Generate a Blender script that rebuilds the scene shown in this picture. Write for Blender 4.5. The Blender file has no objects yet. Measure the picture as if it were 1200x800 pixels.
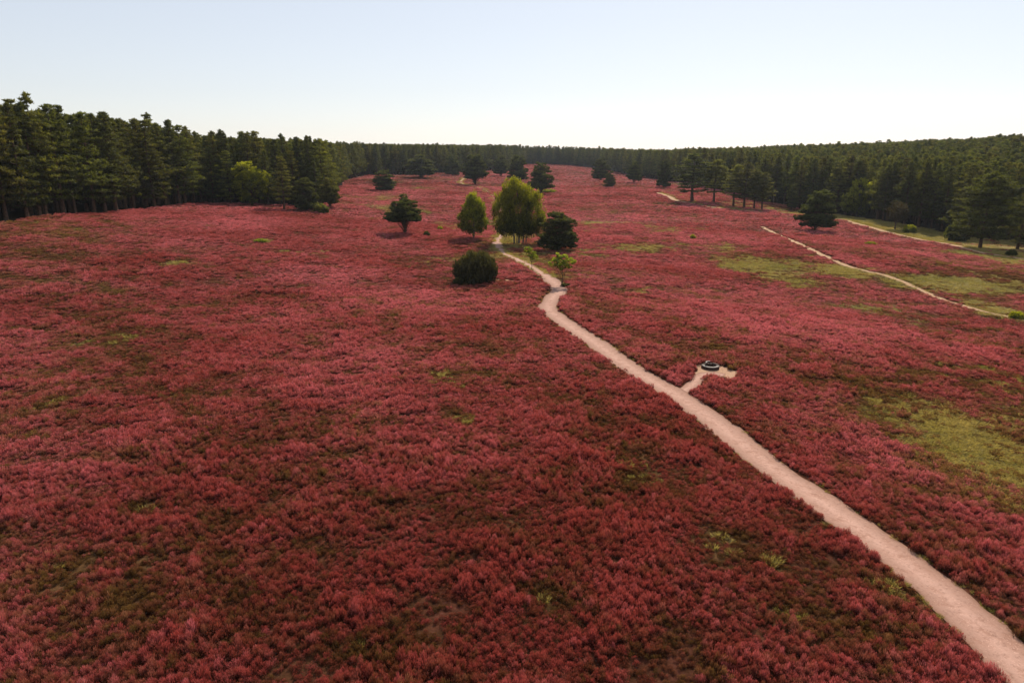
import bpy, math, random
import numpy as np
from math import radians, sin, cos, pi

# ------------------------------------------------------------------ survey helpers
F = 800.0; CAMZ = 18.0; PITCH = math.atan(222/800.0)
SP, CP = sin(PITCH), cos(PITCH)

def P3(px, py, z):
    a = (px-600)/F; b = (py-400)/F
    return np.array([z*a, z*(CP - b*SP), CAMZ + z*(-SP - b*CP)])

def lattice_hash(ix, iy, seed):
    h = (ix.astype(np.int64)*374761393 + iy.astype(np.int64)*668265263 + seed*1442695041) & 0xffffffff
    h = ((h ^ (h >> 13))*1274126177) & 0xffffffff
    h = ((h ^ (h >> 16))*2246822519) & 0xffffffff
    return ((h ^ (h >> 15)) & 0xffffff)/float(0xffffff)

def vnoise(x, y, scale, seed=0):
    x = np.asarray(x, float)/scale; y = np.asarray(y, float)/scale
    ix = np.floor(x); iy = np.floor(y); fx = x-ix; fy = y-iy
    fx = fx*fx*(3-2*fx); fy = fy*fy*(3-2*fy)
    a = lattice_hash(ix, iy, seed); b = lattice_hash(ix+1, iy, seed)
    c = lattice_hash(ix, iy+1, seed); d = lattice_hash(ix+1, iy+1, seed)
    return (a*(1-fx)+b*fx)*(1-fy) + (c*(1-fx)+d*fx)*fy

def fbm(x, y, scale, seed=0, octaves=4):
    s = 0; w = 1; t = 0
    for k in range(octaves):
        s = s + w*vnoise(x+17.3*k, y-9.1*k, scale/2**k, seed+k); t += w; w *= .5
    return s/t

# ------------------------------------------------------------------ terrain height (thin plate through surveyed points)
pix_pts = [(0,262,115),(100,250,150),(240,237,200),(390,245,190),(400,213,340),(520,205,440),(600,193,700),(645,193,700),
 (305,282,125),(150,300,100),(0,400,62),(474,274,150),(555,279,143),(610,285,138),(500,258,190),(560,262,186),(610,262,184),
 (560,216,360),(632,226,300),(450,222,300),(658,333,96),(558,330,98),
 (700,262,172),(800,290,138),(860,310,124),(1000,320,114),(1200,335,112),(950,380,78),(1200,470,56),(1150,560,43),
 (955,270,182),(1100,345,105),(1150,290,152),(1200,287,165),(1050,268,190),(950,250,235),(880,240,270),(825,233,270),(870,243,250),
 (780,219,330),(704,213,370),(800,215,400),(720,205,520),(680,197,640),(720,290,135),(850,345,100)]
wpts = [tuple(P3(*p)) for p in pix_pts]
wpts += [(0,0,0),(0,20,0),(15,30,0),(-20,30,.1),(12,48,0),(0,75,0),(-25,60,.6),(-60,50,2.2),(-60,15,1.5),(50,20,-1.8),(90,60,-3.8),(-15,100,.4),(20,100,-.2),
 (-140,80,8),(-200,150,8),(-250,400,4),(-200,800,3),(-150,1200,-2),(40,820,1.5),(40,1000,-3),(60,1500,-4),(-400,1500,-3),(-600,600,4),(-500,0,8),
 (187,500,3),(225,335,6),(247,220,7),(400,250,9),(500,600,6),(130,700,0),(400,1200,0),(250,80,3),(500,0,3),(0,-200,0),(0,-600,0)]
TP = np.array(wpts)
SC = 100.0
def tps_k(r2): return r2*np.log(np.maximum(r2, 1e-12))*.5
n = len(TP)
A = TP[:, :2]/SC
D2 = ((A[:, None]-A[None])**2).sum(-1)
Kmat = tps_k(D2) + np.eye(n)*.004
Pm = np.c_[np.ones(n), A]
L = np.block([[Kmat, Pm], [Pm.T, np.zeros((3, 3))]])
W = np.linalg.solve(L, np.r_[TP[:, 2], np.zeros(3)])

def height(x, y):
    x = np.asarray(x, float); y = np.asarray(y, float); shp = x.shape
    x = x.ravel(); y = y.ravel(); out = np.empty(len(x))
    for s in range(0, len(x), 40000):
        q = np.c_[x[s:s+40000], y[s:s+40000]]/SC
        d2 = ((q[:, None]-A[None])**2).sum(-1)
        out[s:s+40000] = tps_k(d2)@W[:n] + W[n] + q@W[n+1:]
    r = np.hypot(x, y); k = np.clip((r-1300)/900, 0, 1); k = k*k*(3-2*k)
    out = out*(1-k) + (-4)*k
    out += ((vnoise(x, y, 85, 8)-.5)*1.3*np.clip((r-30)/90, 0, 1)*np.clip((500-r)/150, 0, 1)).reshape(out.shape)
    out += (vnoise(x, y, 34, 5)-.5)*1.0*np.clip(r/60, .3, 1) + (vnoise(x, y, 13, 6)-.5)*.16
    return out.reshape(shp)

def cast(pts):
    pts = np.array(pts, float)
    zs = np.geomspace(12, 1600, 700)
    a = (pts[:, 0]-600)/F; b = (pts[:, 1]-400)/F
    X = a[:, None]*zs; Y = (CP-b*SP)[:, None]*zs; Z = CAMZ+(-SP-b*CP)[:, None]*zs
    below = Z < height(X, Y)
    i = np.argmax(below, axis=1); i = np.where(below.any(1), i, len(zs)-1)
    lo = zs[np.maximum(i-1, 0)]; hi = zs[i]
    for _ in range(18):
        m = (lo+hi)/2
        u = (CAMZ+(-SP-b*CP)*m) < height(a*m, (CP-b*SP)*m)
        hi = np.where(u, m, hi); lo = np.where(u, lo, m)
    m = (lo+hi)/2
    x = a*m; y = (CP-b*SP)*m
    return np.c_[x, y, height(x, y), m]

# ------------------------------------------------------------------ scene, render, camera, light
sc = bpy.context.scene
COL = sc.collection
world = bpy.data.worlds.new("World"); sc.world = world; world.use_nodes = True
wt = world.node_tree; wt.nodes.clear()
SUN_EL, SUN_AZ = radians(42), radians(21)
sky = wt.nodes.new('ShaderNodeTexSky'); sky.sky_type = 'NISHITA'; sky.sun_disc = False
sky.sun_elevation = SUN_EL; sky.sun_rotation = SUN_AZ; sky.altitude = 80
sky.air_density = 1.0; sky.dust_density = .35; sky.ozone_density = 1.2
bg = wt.nodes.new('ShaderNodeBackground'); bg.inputs['Strength'].default_value = .12
wo = wt.nodes.new('ShaderNodeOutputWorld')
hs = wt.nodes.new('ShaderNodeHueSaturation'); hs.inputs['Saturation'].default_value = .68
tm = wt.nodes.new('ShaderNodeMix'); tm.data_type = 'RGBA'; tm.blend_type = 'MULTIPLY'; tm.inputs[0].default_value = 1; tm.inputs[7].default_value = (2.36, 2.35, 2.43, 1); gm = wt.nodes.new('ShaderNodeGamma'); gm.inputs[1].default_value = .55
wt.links.new(sky.outputs[0], hs.inputs['Color']); wt.links.new(hs.outputs[0], gm.inputs[0]); wt.links.new(gm.outputs[0], tm.inputs[6]); wt.links.new(tm.outputs[2], bg.inputs[0])
wt.links.new(bg.outputs[0], wo.inputs['Surface'])
sd = bpy.data.lights.new('sun', 'SUN'); sd.energy = 5.0; sd.angle = radians(.53); sd.color = (1, .90, .74)
so = bpy.data.objects.new('sun', sd); COL.objects.link(so)
from mathutils import Vector, Matrix
to_sun = Vector((sin(SUN_AZ)*cos(SUN_EL), cos(SUN_AZ)*cos(SUN_EL), sin(SUN_EL)))
so.rotation_euler = to_sun.to_track_quat('Z', 'Y').to_euler(); so.location = (60, 100, 150)
cd = bpy.data.cameras.new('camera'); cam = bpy.data.objects.new('camera', cd); COL.objects.link(cam)
cd.sensor_width = 36; cd.lens = 24; cd.clip_start = .5; cd.clip_end = 12000
cam.location = (0, 0, CAMZ); cam.rotation_euler = (pi/2-PITCH, 0, 0)
sc.camera = cam
sc.view_settings.view_transform = 'Standard'; sc.view_settings.look = 'None'
sc.view_settings.exposure = 0; sc.view_settings.gamma = 1
sc.render.engine = 'CYCLES'; sc.cycles.max_bounces = 6; sc.cycles.diffuse_bounces = 3
sc.cycles.transmission_bounces = 3; sc.cycles.volume_bounces = 0; sc.cycles.transparent_max_bounces = 4
sc.cycles.sample_clamp_indirect = 4

# ------------------------------------------------------------------ node helpers
def newmat(name):
    m = bpy.data.materials.new(name); m.use_nodes = True
    nt = m.node_tree; nt.nodes.clear(); return m, nt
def N(nt, t, **kw):
    nd = nt.nodes.new(t)
    for k, v in kw.items():
        if k.startswith('i_'): nd.inputs[k[2:]].default_value = v
        else: setattr(nd, k, v)
    return nd
def mixc(nt, fac, a, b, bt='MIX'):
    m = nt.nodes.new('ShaderNodeMix'); m.data_type = 'RGBA'; m.blend_type = bt
    for sock, v in ((m.inputs[0], fac), (m.inputs[6], a), (m.inputs[7], b)):
        if isinstance(v, bpy.types.NodeSocket): nt.links.new(v, sock)
        elif isinstance(v, (tuple, list)): sock.default_value = (*v, 1) if len(v) == 3 else v
        else: sock.default_value = v
    return m.outputs[2]
def mth(nt, op, a, b=None, clamp=False):
    m = nt.nodes.new('ShaderNodeMath'); m.operation = op; m.use_clamp = clamp
    for i, v in enumerate((a, b)):
        if v is None: continue
        if isinstance(v, bpy.types.NodeSocket): nt.links.new(v, m.inputs[i])
        else: m.inputs[i].default_value = v
    return m.outputs[0]
def attr(nt, name, typ='GEOMETRY'):
    a = nt.nodes.new('ShaderNodeAttribute'); a.attribute_name = name; a.attribute_type = typ; return a
def leafy(nt, colour, trans=.35, tcol=(1, 1, .6), rough=.75):
    bs = N(nt, 'ShaderNodeBsdfPrincipled'); bs.inputs['Roughness'].default_value = rough
    bs.inputs['Specular IOR Level'].default_value = .25
    nt.links.new(colour, bs.inputs['Base Color'])
    tr = N(nt, 'ShaderNodeBsdfTranslucent')
    nt.links.new(mixc(nt, 1.0, colour, tcol, 'MULTIPLY'), tr.inputs[0])
    mx = N(nt, 'ShaderNodeMixShader'); mx.inputs[0].default_value = trans
    nt.links.new(bs.outputs[0], mx.inputs[1]); nt.links.new(tr.outputs[0], mx.inputs[2])
    o = N(nt, 'ShaderNodeOutputMaterial'); nt.links.new(mx.outputs[0], o.inputs['Surface'])

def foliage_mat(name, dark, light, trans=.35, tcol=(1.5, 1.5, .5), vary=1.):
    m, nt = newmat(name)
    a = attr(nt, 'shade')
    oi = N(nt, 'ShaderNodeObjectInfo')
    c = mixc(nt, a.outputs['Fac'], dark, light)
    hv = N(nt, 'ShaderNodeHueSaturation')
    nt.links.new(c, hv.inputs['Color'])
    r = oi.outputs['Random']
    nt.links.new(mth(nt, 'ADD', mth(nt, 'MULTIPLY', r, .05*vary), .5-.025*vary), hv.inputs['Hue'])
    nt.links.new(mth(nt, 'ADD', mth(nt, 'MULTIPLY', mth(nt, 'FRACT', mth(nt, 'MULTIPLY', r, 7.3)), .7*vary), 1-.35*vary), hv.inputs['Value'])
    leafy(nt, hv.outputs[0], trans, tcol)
    return m
def solid_mat(name, c1, c2, scale=8, rough=.85, coord='Object', bump=.3):
    m, nt = newmat(name)
    tc = N(nt, 'ShaderNodeTexCoord')
    no = N(nt, 'ShaderNodeTexNoise'); no.inputs['Scale'].default_value = scale; no.inputs['Detail'].default_value = 6
    nt.links.new(tc.outputs[coord], no.inputs['Vector'])
    c = mixc(nt, mth(nt, 'MULTIPLY', mth(nt, 'SUBTRACT', no.outputs['Fac'], .3), 2.5, True), c1, c2)
    bs = N(nt, 'ShaderNodeBsdfPrincipled'); bs.inputs['Roughness'].default_value = rough
    bs.inputs['Specular IOR Level'].default_value = .2
    nt.links.new(c, bs.inputs['Base Color'])
    bu = N(nt, 'ShaderNodeBump'); bu.inputs['Strength'].default_value = bump; bu.inputs['Distance'].default_value = .05
    nt.links.new(no.outputs['Fac'], bu.inputs['Height']); nt.links.new(bu.outputs[0], bs.inputs['Normal'])
    o = N(nt, 'ShaderNodeOutputMaterial'); nt.links.new(bs.outputs[0], o.inputs['Surface'])
    return m

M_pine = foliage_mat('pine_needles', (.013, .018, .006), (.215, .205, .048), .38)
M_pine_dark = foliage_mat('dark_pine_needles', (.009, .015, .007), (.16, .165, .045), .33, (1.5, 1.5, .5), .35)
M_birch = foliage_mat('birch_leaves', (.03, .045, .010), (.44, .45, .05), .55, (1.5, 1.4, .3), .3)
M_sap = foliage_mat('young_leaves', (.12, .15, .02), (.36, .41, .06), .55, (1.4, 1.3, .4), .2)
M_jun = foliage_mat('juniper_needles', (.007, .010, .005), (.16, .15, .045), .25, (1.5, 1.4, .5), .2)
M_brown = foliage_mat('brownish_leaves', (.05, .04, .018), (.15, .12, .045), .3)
M_bark = solid_mat('pine_bark', (.035, .022, .015), (.13, .07, .04), 5)
M_birchbark = solid_mat('birch_bark', (.05, .04, .03), (.22, .19, .15), 4)

# ------------------------------------------------------------------ mesh helpers
def mesh_np(name, V, faces_n, idx, mat, shade=None, smooth=False):
    """V (n,3); faces_n = corners per face; idx flat index array"""
    me = bpy.data.meshes.new(name)
    V = np.asarray(V, np.float32); idx = np.asarray(idx, np.int32).ravel()
    nf = len(idx)//faces_n
    me.vertices.add(len(V)); me.vertices.foreach_set('co', V.ravel())
    me.loops.add(len(idx)); me.loops.foreach_set('vertex_index', idx)
    me.polygons.add(nf)
    me.polygons.foreach_set('loop_start', np.arange(0, len(idx), faces_n, dtype=np.int32))
    me.polygons.foreach_set('loop_total', np.full(nf, faces_n, np.int32))
    if shade is not None:
        at = me.attributes.new('shade', 'FLOAT', 'POINT'); at.data.foreach_set('value', np.asarray(shade, np.float32))
    me.update(calc_edges=True); me.validate()
    if smooth: me.polygons.foreach_set('use_smooth', np.ones(nf, bool))
    if mat: me.materials.append(mat)
    return me
def obj(name, me, parent=None, **props):
    o = bpy.data.objects.new(name, me); COL.objects.link(o)
    if parent: o.parent = parent
    for k, v in props.items(): o[k] = v
    return o

def leaves(C, U, Wd, S):
    """quads: centre C, half-length vectors U, half-width vectors Wd, shade S"""
    n = len(C)
    V = np.stack([C-U, C+Wd*.9-U*.1, C+U, C-Wd*.9-U*.1], 1).reshape(-1, 3)
    return V, np.arange(4*n), np.repeat(S, 4)

def unit(a): return a/np.maximum(np.linalg.norm(a, axis=-1, keepdims=True), 1e-9)

def clumps_to_leaves(rng, cen, rad, per, ln, wd, flat=.6, updir=.25, shade_c=None, droop=0.):
    cen = np.asarray(cen); rad = np.asarray(rad)
    k = len(cen)
    C = np.repeat(cen, per, 0); R = np.repeat(rad, per)
    d = unit(rng.normal(size=(k*per, 3))); rr = rng.uniform(.25, 1, (k*per, 1))**.6
    off = d*rr*R[:, None]; off[:, 2] *= flat
    if droop: off[:, 2] -= rng.uniform(0, droop, k*per)
    U = unit(d + rng.normal(size=d.shape)*.5 + np.array([0, 0, updir]))
    if droop: U = unit(d*.4 + rng.normal(size=d.shape)*.4+np.array([0, 0, -1.]))
    Wv = unit(np.cross(U, rng.normal(size=U.shape)))
    L = ln*rng.uniform(.7, 1.3, (k*per, 1)); Wd = wd*rng.uniform(.7, 1.3, (k*per, 1))
    if shade_c is None: shade_c = rng.uniform(0, .7, k)
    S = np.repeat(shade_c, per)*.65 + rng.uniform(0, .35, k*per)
    S = np.clip(S + off[:, 2]/np.maximum(R*flat, .01)*.12, 0, 1)  # upper leaves of each clump lightened, light put into the colour
    return leaves(C+off, U*L/2, Wv*Wd/2, S)

def tube(path, radii, sides=6):
    path = np.asarray(path, float); m = len(path)
    V = []; I = []
    for i in range(m):
        t = path[min(i+1, m-1)]-path[max(i-1, 0)]; t = t/np.linalg.norm(t)
        a = np.cross(t, [0.3, 1, 0.1]); a /= np.linalg.norm(a); b = np.cross(t, a)
        for s in range(sides):
            an = 2*pi*s/sides
            V.append(path[i]+radii[i]*(a*cos(an)+b*sin(an)))
    for i in range(m-1):
        for s in range(sides):
            s2 = (s+1) % sides
            I += [i*sides+s, i*sides+s2, (i+1)*sides+s2, (i+1)*sides+s]
    return np.array(V), np.array(I)
def join(parts):
    V = []; I = []; o = 0
    for v, i in parts:
        V.append(v); I.append(i+o); o += len(v)
    return np.concatenate(V), np.concatenate(I)

# ------------------------------------------------------------------ tree makers: return (trunk mesh, crown mesh)
def make_pine(seed, H=18., crown_from=.32, spread=3.0, whorls=15, per=22, ln=.55, wd=.17, mat=None, top_flat=.0, limb=5, tag='pine', density=1.0):
    rng = np.random.default_rng(seed)
    lean = rng.normal(size=2)*.012*H
    def axis(t): return np.array([lean[0]*t*t+.12*sin(5*t+seed), lean[1]*t*t+.1*cos(4*t+seed)-.1, H*t])
    tr = [tube([axis(t) - (np.array([0, 0, .4]) if t == 0 else 0) for t in np.linspace(0, .97, 9)], [H*.017*(1-.86*t)*(1.25 if t == 0 else 1) for t in np.linspace(0, 1, 9)], 7)]
    cen = []; rad = []; sh = []
    for w in range(whorls):
        t = crown_from + (1-crown_from)*max(0., (w+rng.uniform(-.3, .3))/(whorls-.3))**.82
        t = min(max(t, crown_from*.9), .985)
        u = min(max((t-crown_from)/(1-crown_from), 0.), 1.)
        prof = (min(1, .6+1.6*u))*((1-u**1.45)**.9*(1-top_flat) + top_flat*(1-u**4)**.7) + .05
        nb = limb if u < .85 else 3
        a0 = rng.uniform(0, 2*pi)
        for b in range(nb):
            if rng.random() > .9*density and u < .9: continue
            an = a0+2*pi*b/nb+rng.uniform(-.4, .4)
            Lb = spread*prof*rng.uniform(.6, 1.2)
            base = axis(t); dr = np.array([cos(an), sin(an), 0])
            rise = (.28*u-.05)+rng.uniform(-.08, .15)
            tip = base+dr*Lb+np.array([0, 0, Lb*rise])
            mid = base+dr*Lb*.55+np.array([0, 0, Lb*rise*.4])
            tr.append(tube([base, mid, tip], [H*.0045*(1.2-u), H*.003*(1.2-u), .015], 4))
            nc = max(2, int(Lb/.55))
            for q in range(nc):
                f = .3+.75*(q+rng.uniform(0, .6))/nc
                c = base+(tip-base)*f+np.array([rng.normal()*.25, rng.normal()*.25, rng.normal()*.1+.1])
                c[:2] += np.array([-dr[1], dr[0]])*rng.normal()*.28*Lb*f*.8
                cen.append(c); rad.append(rng.uniform(.4, .75)*(.75+.25*spread/3)*(1-.45*u*(1-top_flat))); sh.append(np.clip(.15+.35*u+.3*f*rng.random()+rng.normal()*.16, 0, 1))  # clumps lighten upward, lit tops painted into the needle colour
    cen.append(axis(1.005)); rad.append(.22); sh.append(.7); cen.append(axis(.985)); rad.append(.28); sh.append(.7)
    for q in range(5):
        cen.append(axis(.965)+rng.normal(size=3)*np.array([.28, .28, .22])); rad.append(.32); sh.append(.75)
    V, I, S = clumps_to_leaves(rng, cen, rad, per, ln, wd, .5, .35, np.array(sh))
    tv, ti = join(tr)
    return (mesh_np(tag+'_trunk', tv, 4, ti, M_bark, smooth=True), mesh_np(tag+'_crown', V, 4, I, mat or M_pine, S))

def make_crown_tree(seed, blobs, stems, per=26, ln=.3, wd=.2, mat=None, bark=None, flat=.75, droop=0., crad=.55, dens=1.0, tag='tree', updir=.2, gap=.12):
    """blobs: (x,y,z,rx,ry,rz) ellipsoids whose shells carry leaf clumps; stems: (base xy, top xyz, r)"""
    rng = np.random.default_rng(seed)
    cen = []; sh = []
    zs = [b[2]+b[5] for b in blobs]; zl = [b[2]-b[5] for b in blobs]; z1 = max(zs); z0 = min(zl)
    for (x, y, z, rx, ry, rz) in blobs:
        area = 4*pi*((rx*ry)**1.6/3+(rx*rz)**1.6/3+(ry*rz)**1.6/3)**(1/1.6)
        k = int(area*dens/(crad*crad)*.55)
        d = unit(rng.normal(size=(k, 3)))
        lump = .84+.28*vnoise(d[:, 0]*3+seed, d[:, 1]*3+d[:, 2]*2.3, 1., seed)
        r = (rng.uniform(.25, 1, k)**.35)*lump
        c = np.c_[x+d[:, 0]*rx*r, y+d[:, 1]*ry*r, z+d[:, 2]*rz*r]
        keep = (vnoise(c[:, 0]*1.3+c[:, 2], c[:, 1]*1.3+31, 1.1*crad*3, seed+3) > gap+.12)
        cen.append(c[keep])
        s = .12+.35*np.clip((c[keep][:, 2]-z0)/(z1-z0), 0, 1)+.2*(d[keep][:, 2])+rng.normal(size=keep.sum())*.17  # tops lighter, undersides darker: crown shading put into the leaf colour
        sh.append(np.clip(s, 0, 1))
    cen = np.concatenate(cen); sh = np.concatenate(sh)
    rad = rng.uniform(.6, 1.15, len(cen))*crad
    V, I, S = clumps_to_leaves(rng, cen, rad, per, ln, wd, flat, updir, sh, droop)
    tr = []
    for (bx, by, tx, ty, tz, r) in stems:
        p = [np.array([bx+(tx-bx)*t**1.3+.12*sin(t*6+bx), by+(ty-by)*t**1.3, tz*t-(.4 if t == 0 else 0)]) for t in np.linspace(0, 1, 8)]
        tr.append(tube(p, [r*(1-.85*t) for t in np.linspace(0, 1, 8)], 7))
        for k in range(10 if r > .08 or len(stems) < 4 else 2):
            c = cen[rng.integers(len(cen))]
            t = np.clip(c[2]/tz*.6, .18, .9); s = p[int(t*7)]
            if np.linalg.norm(c[:2]-s[:2]) > 5: continue
            m = (s+c)/2+np.array([0, 0, .12*np.linalg.norm(c-s)])
            tr.append(tube([s, m, c], [r*.35*(1.1-t), r*.2, .012], 4))
    tv, ti = join(tr)
    return (mesh_np(tag+'_trunk', tv, 4, ti, bark or M_bark, smooth=True), mesh_np(tag+'_crown', V, 4, I, mat or M_pine, S))

def layered_pine(seed, H, W_, mat=None, low=.22, n=9, tag='pine', flat_top=.5, per=24):
    """old open grown pine: cushion-like foliage plates on strong limbs, gaps between them"""
    rng = np.random.default_rng(seed)
    blobs = []; stems = [(0, 0, rng.normal()*.05*W_, rng.normal()*.03*W_, H*.9, H*.026)]
    for k in range(n):
        u = (k+.5)/n
        z = H*(low+.04+(.90-low)*u)
        env = W_*.5*math.sqrt(max(.05, 1-(u**1.6)*(.95-.25*flat_top)))*(.82+.18*min(1, u*4))
        nn = 4 if u < .55 else (3 if u < .85 else 2)
        a0 = rng.uniform(0, 6.28)
        for q in range(nn):
            an = a0+2*pi*q/nn+rng.normal()*.4
            s = env*rng.uniform(.34, .52)
            rr = (env-s*.8)*rng.uniform(.6, 1.12)
            zz = z+rng.normal()*H*.025
            blobs.append((cos(an)*rr, sin(an)*rr, zz, s, s, H*.062*rng.uniform(.7, 1.3)))
            stems.append((0, 0, cos(an)*rr, sin(an)*rr, zz, H*.009))
        blobs.append((0, 0, z, env*.3, env*.3, H*.05))
    return make_crown_tree(seed, blobs, stems, per=per, ln=.42, wd=.14, mat=mat or M_pine_dark, crad=.42, flat=.55, tag=tag, gap=.16, dens=1.0)

# ------------------------------------------------------------------ ways across the heath
main_px = [(1290,880),(1200,790),(1110,700),(1000,615),(900,545),(840,497),(790,462),(740,432),(690,397),(655,373),(643,361),(647,350),(656,341),(649,331),(634,320),(610,306),(592,298),(584,290),(583,284),(588,275),(591,266),(589,252),(581,236),(573,226),(560,219.5),(545,216.5),(540,213),(546,207.5)]
trail_px = [(893,266),(899,269),(930,283),(965,300),(1000,314),(1040,324),(1075,338),(1100,350),(1140,362),(1200,376),(1260,392)]
track_px = [(770,226),(785,231),(797,236),(850,245),(905,249),(975,255.5),(1010,264),(1060,277),(1110,286),(1145,295),(1200,304),(1270,316)]
bench_px = [(789,464),(806,455),(815,447),(822,440),(836,438),(848,440)]
little_px = [(545,331),(585,328),(605,330),(636,330)]
north_px = [(650,196),(668,199),(682,205)]
def densify(p, step):
    p = np.array(p)[:, :2]
    # Catmull-Rom then resample by length
    q = []
    for i in range(len(p)-1):
        p0 = p[max(i-1, 0)]; p1 = p[i]; p2 = p[i+1]; p3 = p[min(i+2, len(p)-1)]
        for t in np.linspace(0, 1, 24, endpoint=False):
            q.append(.5*((2*p1)+(-p0+p2)*t+(2*p0-5*p1+4*p2-p3)*t*t+(-p0+3*p1-3*p2+p3)*t**3))
    q.append(p[-1]); q = np.array(q)
    s = np.r_[0, np.cumsum(np.linalg.norm(np.diff(q, axis=0), axis=1))]
    k = max(4, int(s[-1]/step)); g = np.linspace(0, s[-1], k)
    return np.c_[np.interp(g, s, q[:, 0]), np.interp(g, s, q[:, 1])]
WAYS = [('sand_path', densify(cast(main_px), .35), 1.12, .16), ('sand_trail', densify(cast(trail_px), .5), .62, .5),
        ('sand_track', densify(cast(track_px), .8), 1.2, .3), ('bench_trail', densify(cast(bench_px), .3), .48, .2),
        ('foot_trail', densify(cast(little_px), .5), .28, .2)]
# distance field lookup through a coarse hash of way points
class Way:
    def __init__(s, pts, hw):
        from mathutils import kdtree
        s.hw = hw; s.kd = kdtree.KDTree(len(pts)); s.lo = pts.min(0)-4; s.hi = pts.max(0)+4
        for i, p in enumerate(pts): s.kd.insert((p[0], p[1], 0), i)
        s.kd.balance()
    def dist(s, x, y):
        out = np.full(len(x), 99.)
        m = np.where((x > s.lo[0]) & (x < s.hi[0]) & (y > s.lo[1]) & (y < s.hi[1]))[0]
        for i in m: out[i] = s.kd.find((x[i], y[i], 0))[2]-s.hw*(.25 if s.hw == 1.12 and 172 < y[i] < 335 else 1)
        return out
ways = [Way(w[1], w[2]) for w in WAYS]
def way_dist(x, y):
    d = np.full(len(x), 99.)
    for w in ways: d = np.minimum(d, w.dist(x, y))
    return d

# ------------------------------------------------------------------ heath outline and grassy patches
left_edge = [(-40,276,0),(0,263,0),(100,251,0),(240,238.5,0),(300,240,0),(350,243,0),(384,240,0),(397,222,0),(404,212,0),(430,206,0),(520,203,0),(590,199,0),(615,193.5,0)]
right_edge = [(692,197,0),(735,205,0),(800,215,0),(880,233,0),(960,249,0),(1050,262,0),(1120,276,0),(1200,284,0),(1290,300,0)]
LE = cast([(a, b) for a, b, _ in left_edge])[:, :2]; RE = cast([(a, b) for a, b, _ in right_edge])[:, :2]
ridge = np.array([[10., 715.], [35., 722.], [60., 700.]])
POLY = np.concatenate([[[-160, 60], [-110, 85]], LE, ridge, RE, [[150, 110], [170, -60], [-170, -60]]])
def inside(x, y, poly=POLY):
    r = np.zeros(len(x), bool); j = len(poly)-1
    for i in range(len(poly)):
        xi, yi = poly[i]; xj, yj = poly[j]
        c = ((yi > y) != (yj > y)) & (x < (xj-xi)*(y-yi)/(yj-yi+1e-12)+xi)
        r ^= c; j = i
    return r
# (px, py, half width px, half height px, slant dy/dx, strength, kind g=green y=yellow)
patches = [(1120,333,90,10,.06,1.3),(985,318,34,7,.15,1.3),(895,312,60,13,.1,1.2),(1160,362,55,8,.25,1.15),(1050,328,50,7,.3,.9),(930,325,50,8,.2,.8),(60,300,90,5,0,.35),(350,300,60,6,-.2,.3),(560,560,50,20,.2,.35),(850,640,50,26,.5,.4),(850,292,35,10,.1,.5),(940,335,60,10,.15,.55),
 (1030,368,80,12,.3,.5),(1110,515,130,34,.35,1.05),(1000,350,90,10,.25,.55),(1175,545,40,16,.3,.5),(770,270,60,9,.05,.45),(700,262,30,6,0,.5),(690,300,40,6,0,.3),(760,290,60,6,.05,.5),
 (450,232,25,3,0,.7),(490,220,14,2,0,.6),(470,248,30,4,0,.5),(510,262,14,3,.2,.6),(540,268,20,5,.1,.7),(600,275,26,7,0,1.0),(580,262,16,8,0,.8),(632,305,18,4,.5,.5),(640,322,14,3,.6,.6),
 (540,445,40,14,.1,.7),(545,490,16,8,0,.6),(590,450,20,8,0,.45),(60,470,80,10,-.25,.5),(130,400,110,12,-.15,.4),(60,430,60,8,-.1,.4),(180,310,45,5,0,.4),(305,283,10,2,0,.9),(240,360,80,8,-.1,.3),
 (905,660,14,8,.4,.8),(985,560,12,6,.5,.3),(700,480,40,20,.3,.3),(760,560,60,30,.4,.35),(600,600,50,20,.3,.3),(250,610,30,14,.2,.35),(160,600,20,9,0,.5),(260,655,18,8,0,.4),(690,560,40,15,.4,.35),
 (1040,700,40,25,.6,.3),(640,700,60,30,.4,.35),(930,720,50,30,.5,.45),(400,540,30,14,.2,.3),(420,760,60,20,0,.35),(805,470,6,3,0,.5),(750,340,8,3,0,.6),(950,300,8,2,0,.5),(60,330,70,7,-.1,.3),
 (1150,300,70,4,.15,.9),(1020,262,60,4,.2,.9),(900,243,60,3,.15,.6),(865,241,30,3,.1,.6)]
PG = np.array(patches)
def project(x, y, z):
    rx = x; ry = y; rz = z-CAMZ
    d = ry*CP - rz*SP; u = ry*SP + rz*CP
    return 600+F*rx/d, 400-F*u/d
# patch ellipses are turned into world ellipses once, then evaluated in world space
pc = cast(PG[:, :2]); pr = cast(np.c_[PG[:, 0]+PG[:, 2], PG[:, 1]+PG[:, 2]*PG[:, 4]]); pu = cast(np.c_[PG[:, 0], PG[:, 1]-PG[:, 3]])
def grassiness(x, y):
    g = np.zeros(len(x))
    for i in range(len(PG)):
        a = pr[i, :2]-pc[i, :2]; b = pu[i, :2]-pc[i, :2]
        det = a[0]*b[1]-a[1]*b[0]
        if abs(det) < 1e-6: continue
        dx = x-pc[i, 0]; dy = y-pc[i, 1]
        u = (dx*b[1]-dy*b[0])/det; v = (-dx*a[1]+dy*a[0])/det
        g = np.maximum(g, PG[i, 5]*np.exp(-(u*u+v*v)*.9))
    r = np.hypot(x, y)
    n1 = fbm(x, y, 9, 21, 4); n2 = fbm(x, y, 42, 31, 3); n3 = fbm(x, y, 2.2, 61, 3)
    out = g*(.55+.9*n1) + np.clip((n2-.56)*1.6, 0, .4) + np.clip((n1-.6)*1.4, 0, .35) + (n3-.5)*.35
    return np.clip(out, 0, 1.3)

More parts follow.
